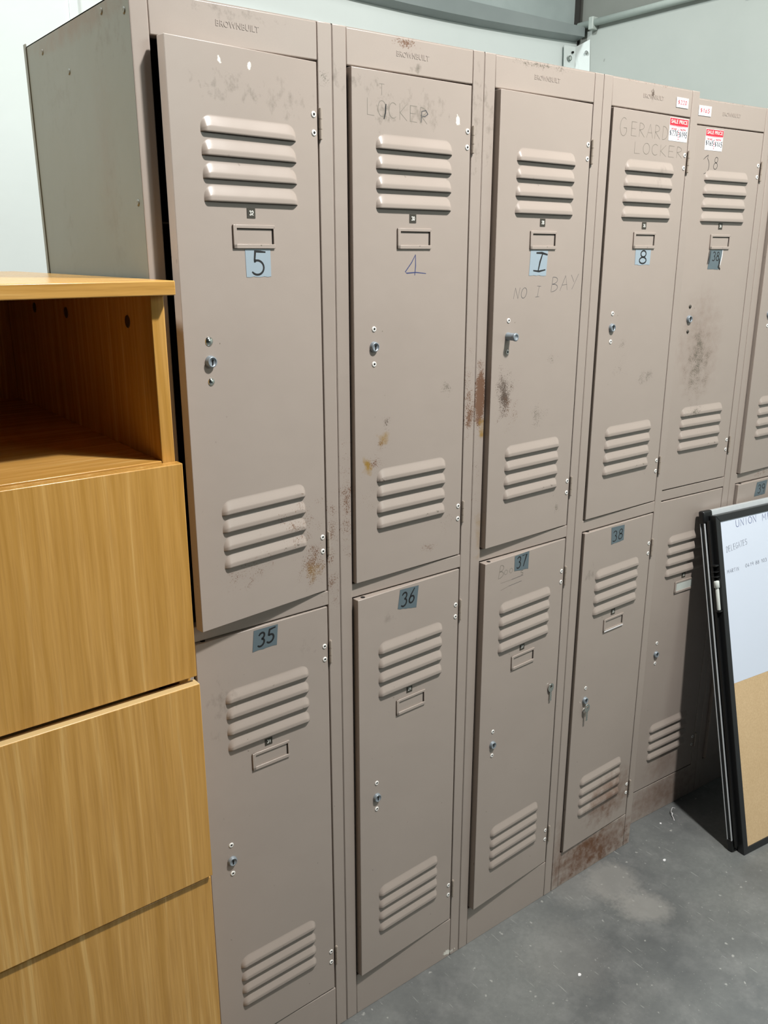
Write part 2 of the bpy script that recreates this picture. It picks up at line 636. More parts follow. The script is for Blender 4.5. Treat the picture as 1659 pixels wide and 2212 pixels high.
# ------------------------------------------------------------------ the setting
def slab(name, pts_min, pts_max, mat, kind='structure'):
    mb = MB()
    mb.box(pts_min[0], pts_max[0], pts_min[1], pts_max[1], pts_min[2], pts_max[2], mat)
    o = mb.build(name)
    tag(o, kind=kind)
    return o


XR, YB = 2.39, 1.35
slab('floor', (-4.5, -4.5, -0.10), (XR + 0.12, YB + 0.12, 0.0), M['floor'])
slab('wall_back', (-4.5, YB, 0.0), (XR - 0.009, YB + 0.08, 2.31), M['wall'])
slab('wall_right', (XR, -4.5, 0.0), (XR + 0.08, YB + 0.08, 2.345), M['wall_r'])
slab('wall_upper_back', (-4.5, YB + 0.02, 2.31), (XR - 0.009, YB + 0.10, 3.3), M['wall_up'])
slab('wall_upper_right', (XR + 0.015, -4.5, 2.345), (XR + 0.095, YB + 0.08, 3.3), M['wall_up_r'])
slab('trim_1', (XR - 0.010, YB - 0.002, 0.0), (XR, YB + 0.09, 3.3), M['dark_gap'])

# girt: steel channel along the back wall, its lower lip bowed a little
mb = MB()
n = 40
for k in range(n):
    xa = -4.5 + (XR - 0.02 + 4.5) * k / n
    xb = -4.5 + (XR - 0.02 + 4.5) * (k + 1) / n
    bow = lambda x: -0.018 * math.sin(math.pi * min(1, max(0, (x - 0.9) / 1.5))) if x > 0.9 else 0
    y0 = YB - 0.045
    for (pa, pb, sm) in (((y0, 2.337), (y0, 2.300), False),):
        mb.quad([(xa, y0, 2.302 + bow(xa)), (xb, y0, 2.302 + bow(xb)), (xb, y0, 2.334), (xa, y0, 2.334)], M['girt'])
    mb.quad([(xa, y0, 2.334), (xb, y0, 2.334), (xb, YB + 0.02, 2.338), (xa, YB + 0.02, 2.338)], M['girt'])
    mb.quad([(xa, y0, 2.302 + bow(xa)), (xa, YB, 2.290 + bow(xa)), (xb, YB, 2.290 + bow(xb)), (xb, y0, 2.302 + bow(xb))], M['girt'])
tag(mb.build('trim_2'), kind='structure')

# conduit on the right wall with saddles
mb = MB()
mb.tube([(XR - 0.016, YB - 0.01, 2.342), (XR - 0.016, 0.9, 2.345), (XR - 0.016, 0.3, 2.347), (XR - 0.016, -2.0, 2.350)], 0.0125, M['conduit'], 14)
for yy in (1.27, 0.60, 0.0, -0.6):
    mb.box(XR - 0.032, XR, yy - 0.011, yy + 0.011, 2.318, 2.362, M['conduit'], 0.003)
tag(mb.build('trim_3'), kind='structure')

# folded fixing plate in the corner behind the lockers
mb = MB()
mb.quad([(2.294, YB - 0.012, 2.268), (2.302, YB - 0.020, 2.02), (2.362, YB - 0.012, 2.02), (2.360, YB - 0.012, 2.270)], M['wall'])
mb.quad([(2.360, YB - 0.012, 2.270), (2.362, YB - 0.012, 2.02), (XR - 0.003, YB - 0.075, 2.02), (XR - 0.003, YB - 0.058, 2.292)], M['wall'])
mb.cyl((2.322, YB - 0.014, 2.225), (2.322, YB - 0.022, 2.225), 0.009, mat=M['conduit'])
mb.cyl((2.340, YB - 0.014, 2.248), (2.340, YB - 0.020, 2.248), 0.004, mat=M['dark_gap'])
mb.cyl((2.384, YB - 0.05, 2.246), (2.372, YB - 0.056, 2.246), 0.006, mat=M['chrome'])
pl = mb.build('trim_4')
sm = pl.modifiers.new('thickness', 'SOLIDIFY')
sm.thickness = 0.002
tag(pl, kind='structure')

# cover strip over the sheet joint
mb = MB()
mb.box(0.405, 0.428, YB - 0.004, YB, 0.0, 2.31, M['wall'], 0.001)
tag(mb.build('trim_5'), kind='structure')


# ------------------------------------------------------------------ lockers
def louvre(mb, x0, x1, zb, hgt, mat, D=0.0054):
    """pressed ventilation hood on the plane y = 0 facing -y."""
    r = 0.017
    xs = []
    for k in range(13):
        t = k / 12
        xs.append(x0 + r * (1 - math.cos(t * math.pi / 2)))
    mid = [x0 + r + (x1 - x0 - 2 * r) * k / 6 for k in range(1, 6)]
    xs = xs + mid + [x1 - (q - x0) for q in reversed(xs)]
    prof = [(1.0, 0.0), (.97, .015), (.92, .07), (.85, .17), (.62, .55), (.40, .91), (.35, .975), (.30, 1.0), (.25, 1.005), (.12, 1.0), (0.0, .98)]
    rows = []
    for x in xs:
        dx = min(x - x0, x1 - x)
        e = 1.0 if dx >= r else math.sqrt(max(0.0, 1 - ((r - dx) / r) ** 2))
        zt = hgt * (0.30 + 0.70 * e) if dx < r else hgt
        ed = min(1.0, dx / 0.0085)
        de = math.sin(ed * math.pi / 2) ** 0.9 if ed > 0 else 0.0
        rows.append([mb.bm.verts.new((x, -D * f * de, zb + zt * v)) for v, f in prof])
    fs = []
    for a, b in zip(rows, rows[1:]):
        for k in range(len(prof) - 1):
            fs.append(mb.bm.faces.new((a[k + 1], b[k + 1], b[k], a[k])))
    mb._set(fs, mat, True)
    # lip thickness and a dark-painted face for the unlit opening behind it
    fs = []
    back = [mb.bm.verts.new((q[-1].co.x, min(0.0, q[-1].co.y + 0.0004), q[-1].co.z)) for q in rows]
    for k in range(len(rows) - 1):
        fs.append(mb.bm.faces.new((rows[k + 1][-1], rows[k][-1], back[k], back[k + 1])))
    mb._set(fs, mat, False)
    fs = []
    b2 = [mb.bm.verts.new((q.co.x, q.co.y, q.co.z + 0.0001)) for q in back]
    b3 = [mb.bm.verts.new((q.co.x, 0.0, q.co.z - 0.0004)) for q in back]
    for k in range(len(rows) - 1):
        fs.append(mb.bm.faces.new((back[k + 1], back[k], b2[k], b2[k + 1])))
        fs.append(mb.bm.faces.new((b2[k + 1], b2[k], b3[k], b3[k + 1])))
    mb._set(fs, M['slot_shade'], False)


XH = W - ST           # hinge axis in a locker's own coordinates


def L(x):
    return x - XH


def rivet(door, x, z, r=0.0043, mat=None, hole=True):
    mb = MB()
    mt = mat or M['rivet']
    mb.lathe((L(x), 0.0, z), (0, -1, 0), [(r * 1.08, 0), (r * 1.05, .0006), (r * .85, .0013), (r * .48, .0015), (r * .44, .0009)] if hole else
             [(r * 1.08, 0), (r, .0010), (r * .7, .0022), (r * .3, .0028), (0, .003)], mt, 16)
    if hole:
        mb.lathe((L(x), 0.0, z), (0, -1, 0), [(r * .46, .0009), (0, .0009)], M['hole'], 12)
    return mb.build('rivet' if hole else 'screw', door)


def hinge(door, z0, z1):
    mb = MB()
    x = XH + 0.0010
    h = (z1 - z0) / 3
    for k in range(3):
        mb.cyl((L(x), -0.0026, z0 + k * h + .0004), (L(x), -0.0026, z0 + (k + 1) * h - .0004), 0.0027, seg=14, mat=M['hinge'])
    mb.cyl((L(x), -0.0026, z0 - .001), (L(x), -0.0026, z1 + .001), 0.0020, seg=10, mat=M['hinge'])
    mb.box(L(x) - .0005, L(x) + .0005, -0.0026, 0.006, z0, z1, M['hinge'])
    mb.build('hinge', door)
    zc = (z0 + z1) / 2
    rivet(door, 0.2715, zc + 0.0125)
    rivet(door, 0.2715, zc - 0.0125)


def lock(door, z, out=0.0055, dark=False, long=False):
    mb = MB()
    r = 0.0078 if not long else 0.0068
    x = L(0.0700)
    st = M['steel']
    mb.lathe((x, 0, z), (0, -1, 0), [(r * 1.12, 0), (r * 1.12, .0012), (r, .0022), (r, out - .001), (r * .9, out), (r * .72, out), (r * .70, out - .0007), (0, out - .0007)], st, 28)
    mb.box(x - .0009, x + .0009, -out - .0002, -out + .0008, z - .0042, z + .0034, M['hole'])
    mb.cyl((x, -out - .0002, z + .0024), (x, -out + .0006, z + .0024), .0016, seg=10, mat=M['hole'])
    if long:
        mb.lathe((x, -out, z), (0, -1, 0), [(r * 1.1, 0), (r * 1.12, .003), (r * .95, .004), (r * .6, .004), (r * .55, .0032), (0, .0032)], st, 28)
    return mb.build('lock', door)


def label_holder(door, zc, paint, card=None, worn=False):
    x0, x1, z0, z1 = L(0.1185), L(0.1920), zc - 0.01625, zc + 0.01625
    t = 0.0028
    mb = MB()
    pm = paint
    mb.box(x0, x1, -t, 0, z0, z0 + 0.0062, pm, 0.0009)
    mb.box(x0, x0 + 0.0062, -t, 0, z0, z1, pm, 0.0009)
    mb.box(x0, x1, -t * .9, 0, z1 - 0.0052, z1, pm, 0.0009)
    mb.box(x1 - 0.0030, x1 - 0.0004, -t * .9, 0, z0 + 0.002, z1 - 0.002, pm, 0.0006)
    mb.box(x0 + .0062, x1 - .0030, -0.0004, 0.0, z1 - 0.0063, z1 - 0.0051, M['slot_shade'])  # recess shadow painted as dark strips along the inner top and right edges
    mb.box(x1 - .0046, x1 - .0029, -0.0004, 0.0, z0 + 0.0058, z1 - 0.0052, M['slot_shade'])
    if worn:
        mb.box(x0 + .002, x1 - .001, -t - .0004, -t + .0004, z0 + .0012, z0 + .0036, M['paper'])
    o = mb.build('label_holder', door)
    if card:
        c = MB()
        c.box(x0 + 0.006, x1 - 0.002, -0.0016, -0.0006, z0 + 0.0045, z1 - 0.004, M['label_card'])
        tag(c.build('label_card', door), 'blank pale card in the holder')
    return o


def badge(door, zc, text):
    mb = MB()
    x0 = L(0.1447)
    mb.box(x0, x0 + 0.0143, -0.0006, 0, zc - 0.0068, zc + 0.0068, M['badge'])
    write(mb, text, x0 + 0.0040, zc - 0.0026, 0.0056, 0.0013, -0.0009, M['white_ink'], end=x0 + 0.0108)
    return mb.build('number_badge', door)


def tape(door, corners, text, strokes, mat, ink=None, th=0.0004):
    """corners: four (x, z) in locker coordinates, clockwise from top left; strokes draws the number."""
    mb = MB()
    P = [(L(a), b) for a, b in corners]
    n = 7
    rows = []
    rnd = random.Random(hash(text) & 255)
    for i in range(n + 1):
        v = i / n
        row = []
        for j in range(n + 1):
            u = j / n
            ax = (1 - v) * ((1 - u) * P[0][0] + u * P[1][0]) + v * ((1 - u) * P[3][0] + u * P[2][0])
            az = (1 - v) * ((1 - u) * P[0][1] + u * P[1][1]) + v * ((1 - u) * P[3][1] + u * P[2][1])
            if i == n:
                az += rnd.uniform(-.0008, .0008)
            row.append(mb.bm.verts.new((ax, -th, az)))
        rows.append(row)
    fs = []
    for i in range(n):
        for j in range(n):
            fs.append(mb.bm.faces.new((rows[i + 1][j], rows[i + 1][j + 1], rows[i][j + 1], rows[i][j])))
    mb._set(fs, mat, False)
    # thin edges down to the door
    strokes(mb, -th - 0.0001, ink or M['ink_black'])
    return mb.build('tape_label', door)


def sale_sticker(door, x0, x1, z0, z1, was, now):
    mb = MB()
    a, b = L(x0), L(x1)
    wd, ht = b - a, z1 - z0
    mb.box(a, b, -0.0005, 0, z0, z1, M['paper'])
    # red band with a jagged lower edge
    top = z1 - ht * .02
    base = z1 - ht * .30
    vs = [(a + .01 * wd, top)]
    n = 13
    low = []
    for k in range(n * 2 + 1):
        t = k / (n * 2)
        low.append((a + wd * (.01 + .98 * t), base - (ht * .10 if k % 2 else 0) * (1.0 - abs(t - .5) * .8)))
    for k in range(len(low) - 1):
        p, q = low[k], low[k + 1]
        mb.quad([(p[0], -0.0008, p[1]), (q[0], -0.0008, q[1]), (q[0], -0.0008, top), (p[0], -0.0008, top)], M['ink_red'])
    block_text(mb, 'SALE PRICE', a + wd * .06, z1 - ht * .24, ht * .17, wd * .88, -0.0011, M['white_ink'])
    block_text(mb, 'WAS', a + wd * .10, z1 - ht * .52, ht * .09, wd * .28, -0.0009, M['ink_red'])
    block_text(mb, 'NOW', a + wd * .60, z1 - ht * .52, ht * .09, wd * .30, -0.0009, M['ink_red'])
    for k in range(5):
        zz = z0 + ht * (.08 + .10 * k)
        mb.box(a + wd * .49, a + wd * .53, -0.0009, -0.0004, zz, zz + ht * .035, M['ink_red'])
    write(mb, was, a + wd * .03, z0 + ht * .24, ht * .22, ht * .026, -0.0012, M['ink_pen'], end=a + wd * .47)
    write(mb, now, a + wd * .55, z0 + ht * .20, ht * .23, ht * .026, -0.0012, M['ink_pen'], end=a + wd * .97)
    return mb.build('sale_sticker', door)


def price_sticker(body, x0, x1, z0, z1, text):
    mb = MB()
    ht = z1 - z0
    mb.box(x0, x1, -0.0005, 0, z0, z1, M['paper'])
    write(mb, text, x0 + (x1 - x0) * .12, z0 + ht * .34, ht * .38, ht * .055, -0.0009, M['ink_red'], end=x1 - (x1 - x0) * .14)
    return mb.build('price_sticker', body)


def make_door(root, upper, angle, paint):
    z0, z1 = (Z_MID1 + .0025, Z_HEAD - .0025) if upper else (Z_PL + .004, Z_MID0 - .0025)
    d = MB()
    x0, x1 = L(ST + 0.0034), L(XH - 0.0026)
    d.box(x0, x1, 0.0, 0.0178, z0, z1, paint, 0.0011, 2)
    sets = ((1.6655, 1.6365, 1.6072, 1.5782), (1.1317, 1.1045, 1.0755, 1.0470)) if upper else \
           ((0.8060, 0.7775, 0.7480, 0.7190), (0.2720, 0.2435, 0.2155, 0.1870))
    for st in sets:
        for zb in st:
            louvre(d, L(0.0752), L(0.2370), zb, 0.0225, paint)
    if not upper:
        d.cyl((L(0.0455), 0.0075, z1 - .001), (L(0.0455), 0.0075, z1 + 0.0003), 0.0042, seg=16, mat=M['hole'])
    o = d.build('door', root, (XH, 0.0, 0.0), (0, 0, -math.radians(angle) * -1))
    o.rotation_euler = (0, 0, math.radians(angle))
    for (ha, hb) in (((1.672, 1.7136), (1.020, 1.060)) if upper else ((0.818, 0.8596), (0.161, 0.202))):
        hinge(o, ha, hb)
    return o


def make_locker(i_name, x, y, rz, paints, end_panel=False, rust_top=()):
    root = empty('locker', (x, y, 0.0), rz)
    b = MB()
    p = paints['body']
    t = 0.0011
    fd = 0.020           # depth of the folded stiles
    # shell
    sp = paints.get('side', p)
    b.box(0.0004, t + .0004, 0.0012, DEP, 0.0, H, sp)
    b.box(W - t - .0004, W - .0004, 0.0012, DEP, 0.0, H, p)
    b.box(0.0004, W - .0004, DEP - t, DEP, 0.0, H, M['inner'])
    b.box(0.0004, W - .0004, 0.0012, DEP, H - 0.0016, H - 0.0002, p)
    b.box(t, W - t, 0.02, DEP - t, Z_MID0 + .006, Z_MID0 + .008, M['inner'])
    b.box(t, W - t, 0.02, DEP - t, Z_PL - .010, Z_PL - .008, M['inner'])
    b.box(t, W - t, 0.03, DEP - t, 1.50 + .05, 1.552, M['inner'])
    # folded stiles
    for (xa, xb) in ((0.0008, ST), (W - ST, W - 0.0008)):
        b.box(xa, xb, 0.0, fd, 0.0, H, p, 0.0016, 3)
    b.build('body', root)
    # header, middle rail and plinth, each a folded strip set just behind the stiles' face
    h = MB()
    h.box(ST + .0004, W - ST - .0004, 0.0006, fd, Z_HEAD, H - .0012, p, 0.0016, 3)
    block_text(h, 'BROWNBUILT', 0.1205, 1.8015, 0.0078, 0.0655, 0.0006, p, ext=0.0005)
    hd = h.build('header_panel', root)
    r = MB()
    r.box(ST - .002, W - ST + .002, 0.0009, fd, Z_MID0, Z_MID1, p, 0.0014, 2)
    r.build('middle_rail', root)
    k = MB()
    k.box(ST + .0004, W - ST - .0004, 0.0006, fd, 0.0, Z_PL, paints.get('plinth', p), 0.0012, 2)
    k.build('plinth', root)
    return root, hd


def fit_lock(door, zc, kind='rivet', out=0.0055, long=False, dark=False):
    zt, zl, zb = zc
    if kind == 'screw':
        rivet(door, 0.0700, zt, 0.0062, M['chrome'], hole=False)
        rivet(door, 0.0700, zb, 0.0052, M['chrome'], hole=False)
    elif kind == 'painted':
        rivet(door, 0.0700, zt, 0.0040, M['badge'], hole=False)
        rivet(door, 0.0700, zb, 0.0038, M['badge'], hole=False)
    else:
        rivet(door, 0.0700, zt)
        rivet(door, 0.0700, zb)
    lock(door, zl, out, dark, long)


UP = (1.3910, 1.3625, 1.3340)
LO = (0.5375, 0.5060, 0.4800)


def writing(door, *fns, label=None):
    for fn in fns:
        mb = MB()
        fn(mb)
        o = mb.build('handwriting', door)
        if label:
            o['label'] = label


D0 = -0.00012     # ink height above the sheet

# ---- locker 0: ajar upper door marked 5, lower door 35
body0 = paint_mat('taupe_enamel_a', [(0.29, 1.05, .03, .12, 'rust', .55), (0.29, .97, .03, .1, 'rust', .5), (.15, 1.82, .1, .012, 'scuff', 1), (.29, 1.76, .03, .02, 'speck', .6)])
side0 = paint_mat('shaded_grimy_side_enamel', [(.08, 1.79, .12, .06, 'scuff', 1.2), (.30, 1.74, .13, .08, 'scuff', 1.0), (.30, 1.55, .03, .12, 'scuff', 1.0), (.1, 1.55, .06, .2, 'scuff', .8), (.20, 1.82, .25, .025, 'stain', .6), (.12, 1.64, .05, .15, 'stain', .18)], base=srgb(112, 112, 101), side=True, rough=.5)  # base colour darkened for the side's shade; scuffs and stains are wear
up0 = paint_mat('taupe_enamel_upper_a', [(L(.12), 1.725, .08, .03, 'scuff', 1.1), (L(.22), 1.72, .07, .035, 'scuff', .9), (L(.225), 1.085, .07, .07, 'rust', .55), (L(.25), 1.01, .05, .06, 'rust', .75), (L(.12), 1.03, .09, .04, 'rust', .45), (L(.25), 1.0, .03, .03, 'yellow', .5), (L(.11), 1.757, .006, .010, 'white', 1), (L(.16), 1.755, .007, .014, 'white', 1)])
lo0 = paint_mat('taupe_enamel_lower_a', [(L(.07), .80, .04, .08, 'scuff', .7), (L(.24), .86, .03, .03, 'scuff', .6)])
r0, hd0 = make_locker('a', 0.0, 0.0, 0.0, {'body': body0, 'side': side0})
tag(r0, 'leftmost taupe steel locker with ajar upper door taped 5, lower door taped 35', 'locker', 'row of taupe steel lockers')
d = make_door(r0, True, 6.95, up0)
fit_lock(d, UP, 'screw', 0.007)
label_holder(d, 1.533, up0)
badge(d, 1.5650, '32')


def five(mb, y, ink):
    mb.ribbon([(L(.1735), 1.5120), (L(.1660), 1.5125), (L(.1560), 1.5130), (L(.1545), 1.5010), (L(.1545), 1.4985)], .0030, y, ink)
    mb.ribbon([(L(.1545), 1.4990)] + [(L(.1590) + a, 1.4905 + b) for a, b in arc(0, 0, .0115, .0100, 112, -140, 16)], .0030, y, ink)


tape(d, [(.1385, 1.5160), (.1835, 1.5160), (.1835, 1.4775), (.1395, 1.4775)], '5', five, M['tape_blue'])
d = make_door(r0, False, 0.9, lo0)
fit_lock(d, LO)
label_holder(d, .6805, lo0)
badge(d, .7090, '31')
tape(d, [(.1330, .9200), (.1790, .9195), (.1755, .8835), (.1290, .8825)], '35',
     lambda mb, y, ink: write(mb, '35', L(.1375), .8885, .0230, .0034, y, ink, slant=.16, slope=.12, end=L(.1700)), M['tape_grey'])

# ---- locker 1: upper door hand-numbered 4, lower 36
body1 = paint_mat('taupe_enamel_b', [(.14, 1.822, .04, .012, 'rust', .9), (.155, 1.788, .02, .012, 'scuff', 2.5), (.015, 1.10, .025, .15, 'rust', .65), (.29, 1.26, .03, .12, 'rust', .55), (.295, 1.225, .022, .07, 'rust', .9), (.01, 1.76, .02, .03, 'scuff', 1), (.29, 1.72, .02, .12, 'scuff', 1), (.277, .012, .022, .010, 'white', .8)])
up1 = paint_mat('taupe_enamel_upper_b', [(L(.09), 1.72, .03, .05, 'scuff', 1.6), (L(.17), 1.73, .09, .04, 'scuff', 1.0), (L(.05), 1.755, .05, .02, 'scuff', 1.2), (L(.07), 1.165, .035, .02, 'rust', .75), (L(.085), 1.20, .02, .02, 'rust', .7), (L(.095), 1.235, .018, .025, 'black', .6), (L(.055), 1.16, .02, .025, 'yellow', 1.3), (L(.088), 1.205, .02, .02, 'yellow', .9), (L(.06), 1.10, .03, .04, 'rust', .4), (L(.20), .985, .03, .02, 'rust', .5), (L(.24), 1.02, .04, .04, 'rust', .35), (L(.235), 1.28, .02, .025, 'speck', .6), (L(.248), 1.72, .007, .014, 'white', 1), (L(.088), 1.133, .05, .012, 'black', .5)], rough=.34)
lo1 = paint_mat('taupe_enamel_lower_b', [(L(.1), .87, .03, .02, 'scuff', .6)])
r1, hd1 = make_locker('b', W, 0.0, 0.0, {'body': body1, 'plinth': body1})
tag(r1, 'taupe steel locker with blue 4 inked on upper door, 36 taped below', 'locker', 'row of taupe steel lockers')
d = make_door(r1, True, 1.7, up1)
fit_lock(d, UP)
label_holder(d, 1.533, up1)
badge(d, 1.5645, '30')
writing(d, lambda mb: (mb.ribbon([(L(.1585), 1.5075), (L(.1500), 1.4950), (L(.1365), 1.4805), (L(.1400), 1.4785), (L(.1600), 1.4795), (L(.1820), 1.4775)], .0017, D0, M['ink_blue']),
                       mb.ribbon([(L(.1585), 1.5075), (L(.1590), 1.4900), (L(.1575), 1.4755)], .0019, D0, M['ink_blue'])), label='blue pen numeral 4')
writing(d, lambda mb: (write(mb, 'LOCKER', L(.057), 1.7130, .0230, .0010, D0, M['ink_faint'], end=L(.182), slope=-.03),
                       mb.ribbon([(L(.168), 1.711), (L(.1690), 1.7270), (L(.178), 1.7290), (L(.1820), 1.7240), (L(.176), 1.7200), (L(.1705), 1.7195)], .0013, D0 - .0002, M['ink_soft'])),
        lambda mb: write(mb, 'T', L(.082), 1.7430, .0150, .0009, D0, M['ink_faint']),
        lambda mb: mb.ribbon([(L(.0950), 1.7300), (L(.0945), 1.7265), (L(.0940), 1.7180), (L(.0915), 1.7100)], .0022, D0 - .0002, M['ink_black']), label='faded handwriting')
d = make_door(r1, False, 2.7, lo1)
fit_lock(d, LO)
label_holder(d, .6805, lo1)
badge(d, .7100, '29')
tape(d, [(.1270, .9200), (.1730, .9175), (.1675, .8745), (.1215, .8830)], '36',
     lambda mb, y, ink: write(mb, '36', L(.1280), .8850, .0260, .0032, y, ink, slant=.12, slope=.10, end=L(.1625)), M['tape_grey'])

# ---- locker 2: long lock, upper marked I, lower 37
body2 = paint_mat('taupe_enamel_c', [(.013, 1.255, .020, .085, 'rust', 1.6), (.010, 1.10, .02, .18, 'rust', .35), (.02, 1.19, .012, .04, 'yellow', 1.2), (.02, .98, .02, .1, 'yellow', .4), (.01, 1.72, .02, .12, 'scuff', 1), (.14, 1.825, .12, .01, 'speck', .7)])
up2 = paint_mat('taupe_enamel_upper_c', [(L(.066), 1.255, .035, .075, 'black', .95), (L(.085), 1.23, .05, .08, 'rust', .45), (L(.2), 1.31, .03, .02, 'speck', .5), (L(.17), 1.2, .04, .04, 'speck', .5), (L(.24), 1.0, .02, .02, 'speck', .6)])
lo2 = paint_mat('taupe_enamel_lower_c', [(L(.12), .845, .02, .01, 'scuff', .6)])
r2, hd2 = make_locker('c', 2 * W, 0.0, 0.0, {'body': body2})
tag(r2, 'taupe steel locker with long projecting upper lock, 37 taped on lower door', 'locker', 'row of taupe steel lockers')
d = make_door(r2, True, 2.5, up2)
fit_lock(d, UP, 'rivet', 0.017, True)
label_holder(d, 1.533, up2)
badge(d, 1.5640, '28')
tape(d, [(.1225, 1.5155), (.1715, 1.5150), (.1690, 1.4695), (.1205, 1.4710)], 'I',
     lambda mb, y, ink: (mb.ribbon([(L(.1400), 1.5105), (L(.1540), 1.5105), (L(.1690), 1.5075)], .0042, y, ink),
                         mb.ribbon([(L(.1560), 1.5085), (L(.1500), 1.4950), (L(.1460), 1.4795)], .0040, y, ink),
                         mb.ribbon([(L(.1330), 1.4790), (L(.1480), 1.4775), (L(.1650), 1.4800)], .0034, y, ink)), M['tape_blue'])
writing(d, lambda mb: write(mb, 'NO', L(.0800), 1.4300, .0190, .0009, D0, M['ink_soft'], slant=.2, end=L(.1150)),
        lambda mb: write(mb, ['i1'], L(.1420), 1.4310, .0200, .0009, D0, M['ink_soft'], slant=.1),
        lambda mb: write(mb, 'BAY', L(.1840), 1.4390, .0270, .0009, D0, M['ink_soft'], slant=.15, end=L(.2640), slope=.06))
d = make_door(r2, False, 3.1, lo2)
fit_lock(d, LO)
label_holder(d, .6805, lo2)
badge(d, .7095, '27')
tape(d, [(.1155, .9215), (.1600, .9230), (.1590, .8850), (.1160, .8885)], '37',
     lambda mb, y, ink: write(mb, '37', L(.1210), .8930, .0240, .0026, y, ink, slant=.08, slope=.05, end=L(.1510)), M['tape_grey'])
writing(d, lambda mb: (write(mb, 'B', L(.0665), .8840, .0270, .0009, D0, M['ink_grey'], slant=.2),
                       write(mb, 'oo', L(.0850), .8880, .0190, .0009, D0, M['ink_faint'], end=L(.1130)),
                       None),
        lambda mb: write(mb, 's', L(.1360), .8760, .0170, .0010, D0, M['ink_grey']),
        lambda mb: (mb.ribbon([(L(.0760), .8725), (L(.108), .8727)], .0007, D0, M['ink_grey']), mb.ribbon([(L(.109), .8727), (L(.1440), .8740)], .0013, D0, M['ink_soft'])),
        lambda mb: (mb.ribbon([(L(.0770), .8570), (L(.100), .8605)], .0007, D0, M['ink_grey']), mb.ribbon([(L(.1010), .8606), (L(.1400), .8620)], .0011, D0, M['ink_soft'])))

# ---- locker 3: sale sticker, upper 8, lower 38, rusty plinth
body3 = paint_mat('taupe_enamel_d', [(.15, .05, .2, .09, 'stain', 1.5), (.13, .075, .10, .05, 'rust', .8), (.16, .02, .18, .03, 'rust', .7), (.02, .1, .04, .12, 'stain', .6), (.15, 1.812, .010, .02, 'black', .9), (.15, 1.828, .18, .006, 'rust', .45), (.29, .03, .03, .08, 'rust', .6)])
up3 = paint_mat('taupe_enamel_upper_d', [(L(.2), 1.25, .05, .03, 'speck', .6), (L(.11), 1.27, .05, .04, 'speck', .4), (L(.19), 1.66, .04, .03, 'scuff', .6), (L(.11), 1.33, .02, .02, 'speck', .5)])
lo3 = paint_mat('taupe_enamel_lower_d', [(L(.2), .19, .12, .09, 'stain', 1.1), (L(.18), .15, .14, .06, 'rust', .5), (L(.055), .83, .03, .03, 'scuff', 1.0)])
r3, hd3 = make_locker('d', 3 * W, 0.0, 0.0, {'body': body3})
tag(r3, 'taupe steel locker with rusty plinth and 220 price sticker on its header', 'locker', 'row of taupe steel lockers')
price_sticker(hd3, .2275, .2680, 1.7940, 1.8125, '$220')
d = make_door(r3, True, 0.8, up3)
fit_lock(d, UP)
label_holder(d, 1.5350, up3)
badge(d, 1.5640, '26')
tape(d, [(.1300, 1.5175), (.1825, 1.5165), (.1815, 1.4865), (.1310, 1.4865)], '8',
     lambda mb, y, ink: (mb.ribbon([(L(.1575) + a * .0088, 1.5085 + b * .0063) for a, b in arc(0, 0, 1, 1, 90, 460, 14)], .0030, y, ink),
                         mb.ribbon([(L(.1565) + a * .0115, 1.4955 + b * .0062) for a, b in arc(0, 0, 1, 1, 90, 460, 14)], .0030, y, ink)), M['tape_blue'])
sale_sticker(d, .2095, .2735, 1.7300, 1.7735, '$220', '$195')
writing(d, lambda mb: (write(mb, 'G', L(.0500), 1.7270, .0340, .0008, D0, M['ink_grey']),
                       write(mb, 'ERARD', L(.0850), 1.7300, .0250, .0008, D0, M['ink_grey'], end=L(.2080))),
        lambda mb: write(mb, 'LOCKER', L(.0990), 1.6990, .0210, .0008, D0, M['ink_grey'], end=L(.2640)))
d = make_door(r3, False, 1.3, lo3)
fit_lock(d, LO)
label_holder(d, .6805, lo3, worn=True)
badge(d, .7085, '25')
tape(d, [(.1215, .9200), (.1695, .9180), (.1700, .8820), (.1250, .8790)], '38',
     lambda mb, y, ink: write(mb, '38', L(.1270), .8850, .0240, .0022, y, ink, slant=.05, slope=.05, end=L(.1650)), M['tape_grey'])

# ---- second bank: set back behind the first and turned slightly
BX, BY, BA = 4 * W + 0.0306, 0.0471, -math.radians(3.314)
body4 = paint_mat('taupe_enamel_e', [(.15, .05, .2, .07, 'stain', .8), (.15, 1.828, .18, .006, 'rust', .4)])
up4 = paint_mat('taupe_enamel_upper_e', [(L(.12), 1.30, .10, .16, 'stain', .40), (L(.11), 1.32, .06, .12, 'scuff', .35), (L(.12), 1.26, .07, .14, 'speck', .75), (L(.12), 1.14, .07, .02, 'speck', .7)])
lo4 = paint_mat('taupe_enamel_lower_e', [(L(.15), .15, .1, .05, 'stain', .5), (L(.11), .27, .06, .02, 'scuff', .8)])
r4, hd4 = make_locker('e', BX, BY, BA, {'body': body4})
tag(r4, 'taupe steel locker set back from the row, 165 price sticker on its header', 'locker', 'row of taupe steel lockers')
price_sticker(hd4, .0350, .0780, 1.7960, 1.8160, '$165')
d = make_door(r4, True, 0.3, up4)
fit_lock(d, UP, 'painted')
label_holder(d, 1.5345, up4)
badge(d, 1.5690, '24')


